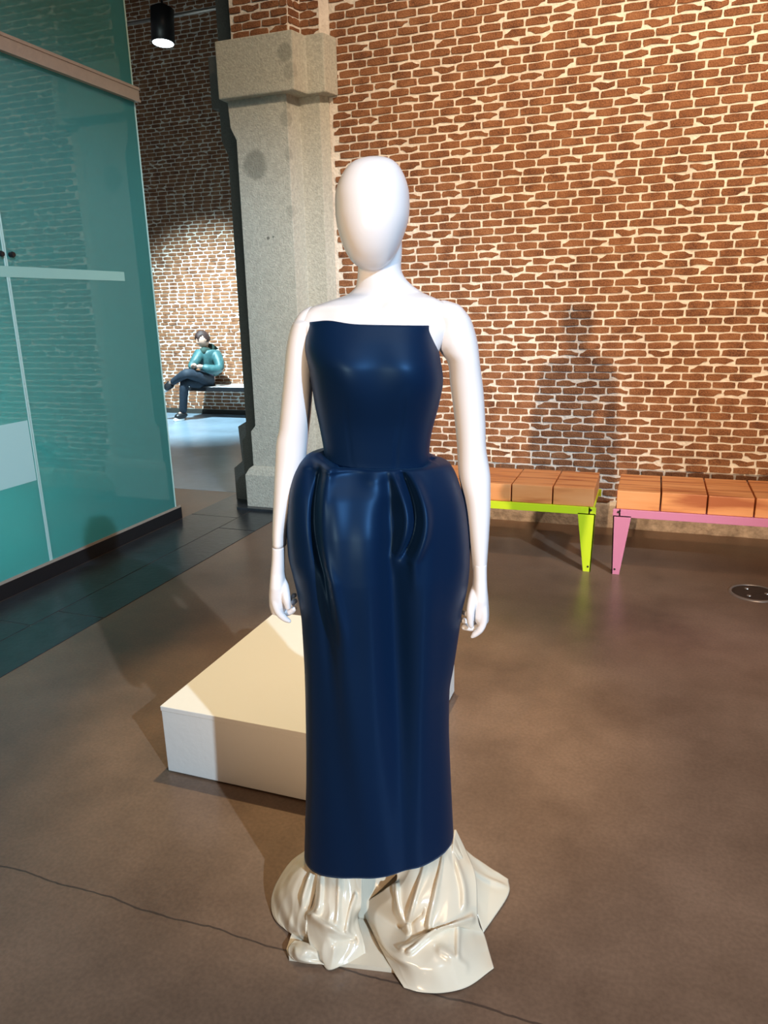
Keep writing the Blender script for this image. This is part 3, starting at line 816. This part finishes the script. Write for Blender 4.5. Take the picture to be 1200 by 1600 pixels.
# skirt
skl = tabs([(506, 703), (497, 705), (484, 709), (472, 717), (463, 729), (457, 743), (452, 765), (450, 790), (449, 823), (451, 860), (458, 890), (465, 920), (472, 963), (476, 1030), (478, 1100), (479, 1213), (476, 1330)])
skr = tabs([(672, 717), (683, 715.5), (696, 720), (707, 730), (715, 747), (725, 780), (731, 823), (733, 867), (730, 907), (722, 945), (716, 985), (709, 1030), (702, 1070), (701, 1130), (704, 1213), (708, 1297)])
zwl, zwr = skl[-1][0], skr[-1][0]
zhl, zhr = lo(476, 1330).z, lo(708, 1297).z
def skirt_rings():
    rings = []; N = 200; na = 400
    ztop = max(zwl, zwr); zlow = min(zhl, zhr)
    for k in range(N + 1):
        t = (k / N) ** 1.25; r = []
        for i in range(na):
            a = i * math.tau / na; c, s = math.cos(a), math.sin(a)
            sx = .5 + .5 * c
            zt_ = zwl + (zwr - zwl) * sx - (.016 if s < 0 else 0) * abs(s)
            zh_ = zhl + (zhr - zhl) * sx + (.009 if s < 0 else 0) * abs(s)
            z = zt_ + (zh_ - zt_) * t
            x0, x1 = interp(skl, z if z < zwl else zwl), interp(skr, z if z < zwr else zwr)
            xc, rx = (x0 + x1) / 2, (x1 - x0) / 2
            e = 2.3
            px = math.copysign(abs(c) ** (2 / e), c); py = math.copysign(abs(s) ** (2 / e), s)
            x = xc + rx * px
            ryf = interp([(.1, .135), (.5, .13), (.75, .140), (.95, .165), (1.05, .162), (1.12, .138), (1.155, .112), (1.17, .101), (1.19, .096)], z)
            ryb = interp([(.1, .14), (.6, .14), (.95, .17), (1.1, .15), (1.17, .11), (1.2, .09)], z)
            y = .0 + (ryf if s < 0 else ryb) * py
            if s < .15:
                f = min(1, (.15 - s) / .4)
                D = 0.0
                low = sstep(.45, 1.0, z); 
                # broad soft folds falling from the pleats
                D -= .018 * gau(x, -.105 + .04 * (1.1 - z), .030) * sstep(.25, .75, z)
                D += .016 * gau(x, -.142 + .05 * (1.1 - z), .016) * sstep(.55, .95, z)
                D -= .014 * gau(x, -.045 + .01 * (1.1 - z), .040) * sstep(1.18, 1.0, z) * (.35 + .65 * sstep(.2, .8, z))
                D += .030 * gau(x, .012 + .02 * (1.1 - z), .026) * sstep(1.17, 1.08, z) * (.25 + .75 * sstep(.25, .9, z))
                D -= .020 * gau(x, .085 - .02 * (1.1 - z), .034) * sstep(.2, .8, z) * sstep(1.2, 1.1, z)
                # pleat lips released from the waist
                cl = -.128 - .018 * math.sin(min(1, max(0, (1.18 - z) / .22)) * math.pi) + .02 * sstep(1.0, .8, z)   # left crease
                D += .022 * gau(x - cl, 0, .0065) * sstep(.78, 1.0, z) * sstep(1.195, 1.16, z)
                D -= .012 * gau(x - cl, .018, .012) * sstep(.70, 1.0, z)
                lr = .038 + .026 * math.sin(min(1, max(0, (1.17 - z) / .17)) * math.pi)
                D += .028 * gau(x - lr, 0, .0080) * sstep(.985, 1.02, z) * sstep(1.18, 1.15, z)
                D -= .016 * gau(x - lr, -.020, .009) * sstep(.95, 1.03, z) * sstep(1.18, 1.15, z)
                D -= .016 * gau(x - lr, .020, .010) * sstep(.90, 1.05, z) * sstep(1.18, 1.14, z)
                D += .013 * gau(x, .012, .013) * sstep(.82, 1.08, z) * sstep(1.18, 1.15, z)
                D -= .010 * gau(x, -.02, .02) * gau(z, 1.165, .02)
                D += .004 * noise.noise(Vector((x * 16, z * 2.5, 7)))
                y += D * f
            rr = Vector((x, y, z)); r.append(rr)
        rings.append(r)
    # close the top in to the waist
    top = rings[0]; cx = -.012
    first = [Vector((cx + (p.x - cx) * .90, p.y * .9, p.z + .004)) for p in top]
    f0 = [Vector((cx + (p.x - cx) * .72, p.y * .78, p.z - .004)) for p in top]
    bot = rings[-1]
    inn = [Vector((p.x * .975, p.y * .975, p.z + .002)) for p in bot]; inn2 = [Vector((p.x * .97, p.y * .97, p.z + .10)) for p in bot]
    return [f0, first] + rings + [inn, inn2]
from_bm('skirt', loft(skirt_rings(), False), M['navy'], gw, True)

# ------------------------------------------------------------------ draped cloth at the feet
dr = tag(empty('draped_cloth', P0, MR), 'glossy cream cloth crumpled on the floor under the hem of the navy gown', 'cloth')
def cr_(p0, p1, p2, p3, t):
    return .5 * ((2 * p1) + (-p0 + p2) * t + (2 * p0 - 5 * p1 + 4 * p2 - p3) * t * t + (-p0 + 3 * p1 - 3 * p2 + p3) * t ** 3)
def spline(pts, n):
    out = []; m = len(pts) - 1
    for k in range(n + 1):
        s = k / n * m; i = min(int(s), m - 1); t = s - i
        out.append(cr_(pts[i-1] if i else pts[0] * 2 - pts[1], pts[i], pts[i+1], pts[i+2] if i + 2 <= m else pts[-1] * 2 - pts[-2], t))
    return out
def patch(rows, nu=70, nv=70, amp=.006, seed=0, ridges=()):
    g = [[lz(400 + X / 2.727, 1200 + Y / 2.727, h if h < .1 else .1 + (h - .1) * .55) for X, Y, h in r] for r in rows]
    g = [spline(r, nu) for r in g]
    cols = [spline([g[j][i] for j in range(len(g))], nv) for i in range(nu + 1)]
    bm = bmesh.new(); V = []
    for i in range(nu + 1):
        c = []
        for j in range(nv + 1):
            p = cols[i][j].copy(); s, t = i / nu, j / nv
            e = min(1, 4 * t) * min(1, max(.15, 6 * (1 - t)))
            q = Vector((s * 3.2 + seed, t * 2.2, seed * .7))
            d = amp * (1 - abs(noise.noise(q)) * 2.6) * 1.2
            d += amp * .5 * noise.noise(q * 2.7)
            for (s0, t0, s1, t1, wd, hh) in ridges:
                ax, ay = s1 - s0, t1 - t0; l2 = ax * ax + ay * ay
                k = max(0, min(1, ((s - s0) * ax + (t - t0) * ay) / l2)); dist = math.hypot(s - s0 - ax * k, t - t0 - ay * k)
                d += hh * gau(dist, 0, wd)
            p += Vector((0, -.55, .83)) * d * e
            p.z = max(p.z, .0135 if 0 else .003)
            c.append(bm.verts.new(p))
        V.append(c)
    for i in range(nu):
        for j in range(nv): bm.faces.new((V[i][j], V[i+1][j], V[i+1][j+1], V[i][j+1]))
    o = from_bm('cloth_fold', bm, M['cloth'], dr, True)
    so = o.modifiers.new('solid', 'SOLIDIFY'); so.thickness = .003; so.offset = 0
    return o
# right hand sheet
patch([[(590, 400, .24), (690, 385, .25), (760, 365, .25), (830, 330, .25), (850, 262, .25)],
       [(600, 478, .17), (680, 450, .225), (760, 435, .225), (820, 400, .22), (893, 355, .16)],
       [(548, 520, .12), (640, 600, .12), (720, 560, .175), (820, 540, .16), (935, 470, .12)],
       [(460, 590, .035), (610, 690, .05), (700, 690, .08), (800, 670, .10), (945, 640, .06)],
       [(500, 700, .02), (600, 800, .05), (740, 745, .07), (850, 690, .07), (972, 705, .02)],
       [(560, 820, .012), (660, 860, .035), (780, 850, .05), (880, 800, .05), (992, 775, .012)],
       [(630, 936, .004), (700, 955, .004), (800, 957, .004), (905, 930, .004), (1013, 853, .004)]],
      110, 110, .007, 2.3, [(.05, .25, .35, .5, .022, .016), (.35, .08, .33, .45, .03, .018), (.62, .05, .6, .5, .025, .018), (.82, .08, .9, .42, .025, .012), (.95, .5, .35, .66, .022, .022),
                            (.3, .62, .6, .58, .02, .016), (.55, .75, .75, .9, .03, .010), (.8, .6, .7, .82, .02, .012), (.5, .4, .25, .47, .02, -.012)])
# middle left sheet
patch([[(262, 375, .24), (330, 398, .25), (400, 408, .25), (450, 425, .25)],
       [(262, 470, .18), (330, 500, .20), (395, 500, .19), (450, 520, .18)],
       [(245, 580, .11), (320, 615, .12), (385, 600, .12), (447, 590, .11)],
       [(213, 640, .07), (300, 680, .09), (390, 690, .07), (432, 640, .05)],
       [(235, 765, .03), (330, 745, .06), (410, 740, .04), (462, 760, .02)],
       [(285, 835, .004), (312, 860, .004), (372, 840, .01), (467, 808, .004)]],
      80, 90, .006, 5.1, [(.05, .02, .12, .45, .05, .020), (.45, .1, .5, .5, .05, .012), (.85, .3, .65, .62, .04, .014), (.1, .55, .45, .62, .05, .014), (.35, .78, .75, .74, .05, -.012)])
# far left sheet
patch([[(222, 345, .22), (250, 370, .24), (280, 390, .24)],
       [(150, 400, .12), (200, 440, .18), (265, 480, .16)],
       [(85, 500, .05), (160, 520, .10), (235, 590, .09)],
       [(66, 580, .012), (140, 620, .045), (215, 680, .06)],
       [(86, 650, .004), (140, 690, .012), (225, 730, .03)],
       [(166, 717, .003), (200, 735, .006), (250, 770, .01)]],
      50, 60, .0035, 8.4, [(.75, .05, .8, .4, .06, .02), (.2, .5, .7, .75, .08, .008)])
# rolled corner at the front left
patch([[(165, 735, .03), (205, 742, .035), (250, 760, .03)], [(140, 765, .022), (195, 775, .045), (262, 790, .03)], [(142, 795, .014), (190, 810, .03), (270, 820, .014)], [(160, 815, .013), (200, 828, .013), (290, 838, .013)]], 30, 30, .002, 3, [])
# far right flap
patch([[(845, 262, .25), (838, 330, .25), (830, 400, .2)],
       [(895, 352, .13), (885, 420, .15), (870, 520, .10)],
       [(985, 418, .05), (960, 500, .05), (930, 600, .04)],
       [(1074, 474, .006), (1072, 545, .006), (968, 702, .004)]],
      40, 50, .003, 6.6, [(.4, .1, .3, .9, .06, .008)])
# shaded backdrop between the sheets
patch([[(430, 380, .17), (540, 390, .17), (650, 380, .17)], [(432, 480, .10), (540, 480, .10), (640, 480, .10)], [(435, 640, .014), (540, 650, .014), (640, 640, .014)]], 30, 30, .002, 1.2, [])

# ------------------------------------------------------------------ seated man by the far wall
def W(u, v, y): return at_y(u, v, y)
man = tag(empty('person', (W(310, 655, 9.0).x, 9.1, 0)), 'dark haired person in a teal puffer jacket sitting cross legged, looking down at their hands', 'person')
def skin_obj(name, chains, m, parent, sub=2):
    """chains: list of lists of (Vector, radius); first vertex of first chain = root; chains may start at an existing point"""
    bm = bmesh.new(); key = {}
    lay_ = []
    def vert(p, r):
        k = tuple(round(c, 3) for c in p)
        if k not in key:
            key[k] = (bm.verts.new(p), r)
        return key[k][0]
    for c in chains:
        prev = None
        for p, r in c:
            v = vert(p, r)
            if prev is not None and prev is not v and not bm.edges.get((prev, v)): bm.edges.new((prev, v))
            prev = v
    bm.verts.index_update(); radii = [r for (v, r) in key.values()]
    me = bpy.data.meshes.new(name); bm.to_mesh(me); bm.free()
    o = link(name, me, m, parent)
    md = o.modifiers.new('skin', 'SKIN'); md.use_smooth_shade = True
    for i, sv in enumerate(me.skin_vertices[0].data): sv.radius = (radii[i], radii[i]); sv.use_root = (i == 0)
    s = o.modifiers.new('sub', 'SUBSURF'); s.levels = sub; s.render_levels = sub
    o.matrix_parent_inverse = Matrix.Translation(-man.location)
    return o
pel = W(331, 594, 9.25); wa = W(329, 580, 9.23); chs = W(325, 562, 9.22); nk = W(321, 547, 9.2); hd = W(317, 533, 9.12)
shL, shR = W(339, 556, 9.2), W(311, 554, 9.05)
elL, elR = W(343, 578, 9.1), W(300, 575, 8.9)
haL, haR = W(310, 572, 8.88), W(303, 570, 8.84)
hipS, hipC = W(328, 598, 9.2), W(324, 592, 9.1)
knS, anS, toS = W(288, 596, 8.78), W(286, 644, 8.85), W(276, 652, 8.72)
knC, anC, toC = W(291, 583, 8.72), W(268, 598, 8.80), W(259, 608, 8.76)
skin_obj('body', [[(pel, .10), (wa, .095), (chs, .10), (nk, .05), (W(320, 542, 9.17), .05), (hd, .06)],
                  [(chs, .10), (shL, .05), (elL, .038), (haL, .028), (W(306, 574, 8.84), .022)],
                  [(chs, .10), (shR, .05), (elR, .038), (haR, .028), (W(306, 571, 8.8), .02)],
                  [(pel, .10), (hipS, .075), (knS, .052), (anS, .036), (toS, .03)],
                  [(pel, .10), (hipC, .075), (knC, .052), (anC, .036), (toC, .03)]], M['skin'], man)
skin_obj('jacket', [[(W(331, 590, 9.24), .135), (wa, .135), (chs, .14), (W(322, 550, 9.2), .08)],
                    [(chs, .14), (shL, .09), (W(343, 567, 9.15), .082), (elL, .078), (W(327, 577, 8.98), .068), (W(314, 573, 8.9), .052)],
                    [(chs, .14), (shR, .088), (W(305, 565, 8.96), .078), (elR, .07), (W(302, 573, 8.87), .052)]], M['jacket'], man)
skin_obj('hood', [[(W(330, 546, 9.27), .06), (W(325, 550, 9.2), .085), (W(318, 549, 9.08), .07), (W(314, 549, 9.02), .045)], [(W(330, 546, 9.27), .05), (W(333, 541, 9.3), .03)]], M['scarf'], man, 1)
skin_obj('trousers', [[(W(331, 596, 9.24), .13), (hipS, .105), (W(308, 598, 9.0), .085), (knS, .078), (W(287, 620, 8.8), .062), (W(286, 646, 8.84), .055)],
                      [(W(331, 596, 9.24), .13), (hipC, .105), (W(307, 587, 8.9), .085), (knC, .075), (W(279, 591, 8.76), .058), (W(268, 598.5, 8.79), .048)]], M['trouser'], man)
def head_mesh(name, m, hair=False):
    bm = bmesh.new(); bmesh.ops.create_icosphere(bm, subdivisions=4, radius=1)
    for v in bm.verts:
        n = v.co.normalized(); x, y, z = n
        r = Vector((.076 * x, .095 * y, .112 * z))
        if z < 0: r.x *= 1 - .22 * z * z; r.y *= 1 - .12 * z * z
        face = y < 0
        if face and not hair:
            r.y -= .022 * gau(x, 0, .16) * gau(z, -.12, .18)            # nose
            r.y += .008 * (gau(x, .38, .16) + gau(x, -.38, .16)) * gau(z, .10, .12)   # eye sockets
            r.y -= .006 * gau(x, 0, .3) * gau(z, -.52, .10)             # lips
            r.y -= .010 * gau(x, 0, .35) * gau(z, -.85, .18)            # chin
        if hair:
            line = .38 + .12 * math.sin(x * 9)
            inside = (y < -.05 and z < line) or z < -.42 or (y < .1 and z < -.05)
            r = r * (.9 if inside else 1.13 + .05 * noise.noise(n * 6))
        v.co = r
    o = from_bm(name, bm, m, man, True)
    q = Vector((-.55, -.80, -.35)).to_track_quat('-Y', 'Z')
    o.rotation_mode = 'QUATERNION'; o.rotation_quaternion = q
    o.location = hd + Vector((0, 0, .025)) - man.location
    return o
hh = head_mesh('head', M['skin']); head_mesh('hair', M['hair'], True)
for sx in (-1, 1):
    bm = bmesh.new(); bmesh.ops.create_icosphere(bm, subdivisions=2, radius=.011); e_ = from_bm('eye', bm, M['black'], hh, True); e_.location = (sx * .029, -.078, .010)
    bm = bmesh.new(); bmesh.ops.create_icosphere(bm, subdivisions=2, radius=.02); e_ = from_bm('ear', bm, M['skin'], hh, True); e_.location = (sx * .077, .004, -.005); e_.scale = (.45, .9, 1.4)
def shoe(a, b, up):
    o = skin_obj('shoe', [[(a + up * .03, .055), (a, .062), ((a + b) / 2, .056), (b, .042)]], M['black'], man, 2)
    d = (b - a)
    s = skin_obj('sole', [[(a - up * .05, .042), ((a + b) / 2 - up * .045, .045), (b * 1.12 - a * .12 - up * .035, .036)]], M['shoe_white'], man, 1)
    return o
shoe(W(288, 648, 8.86), W(273, 653, 8.70), Vector((0, 0, 1)))
shoe(W(267, 600, 8.8), W(257, 609, 8.74), Vector((.6, 0, .6)))
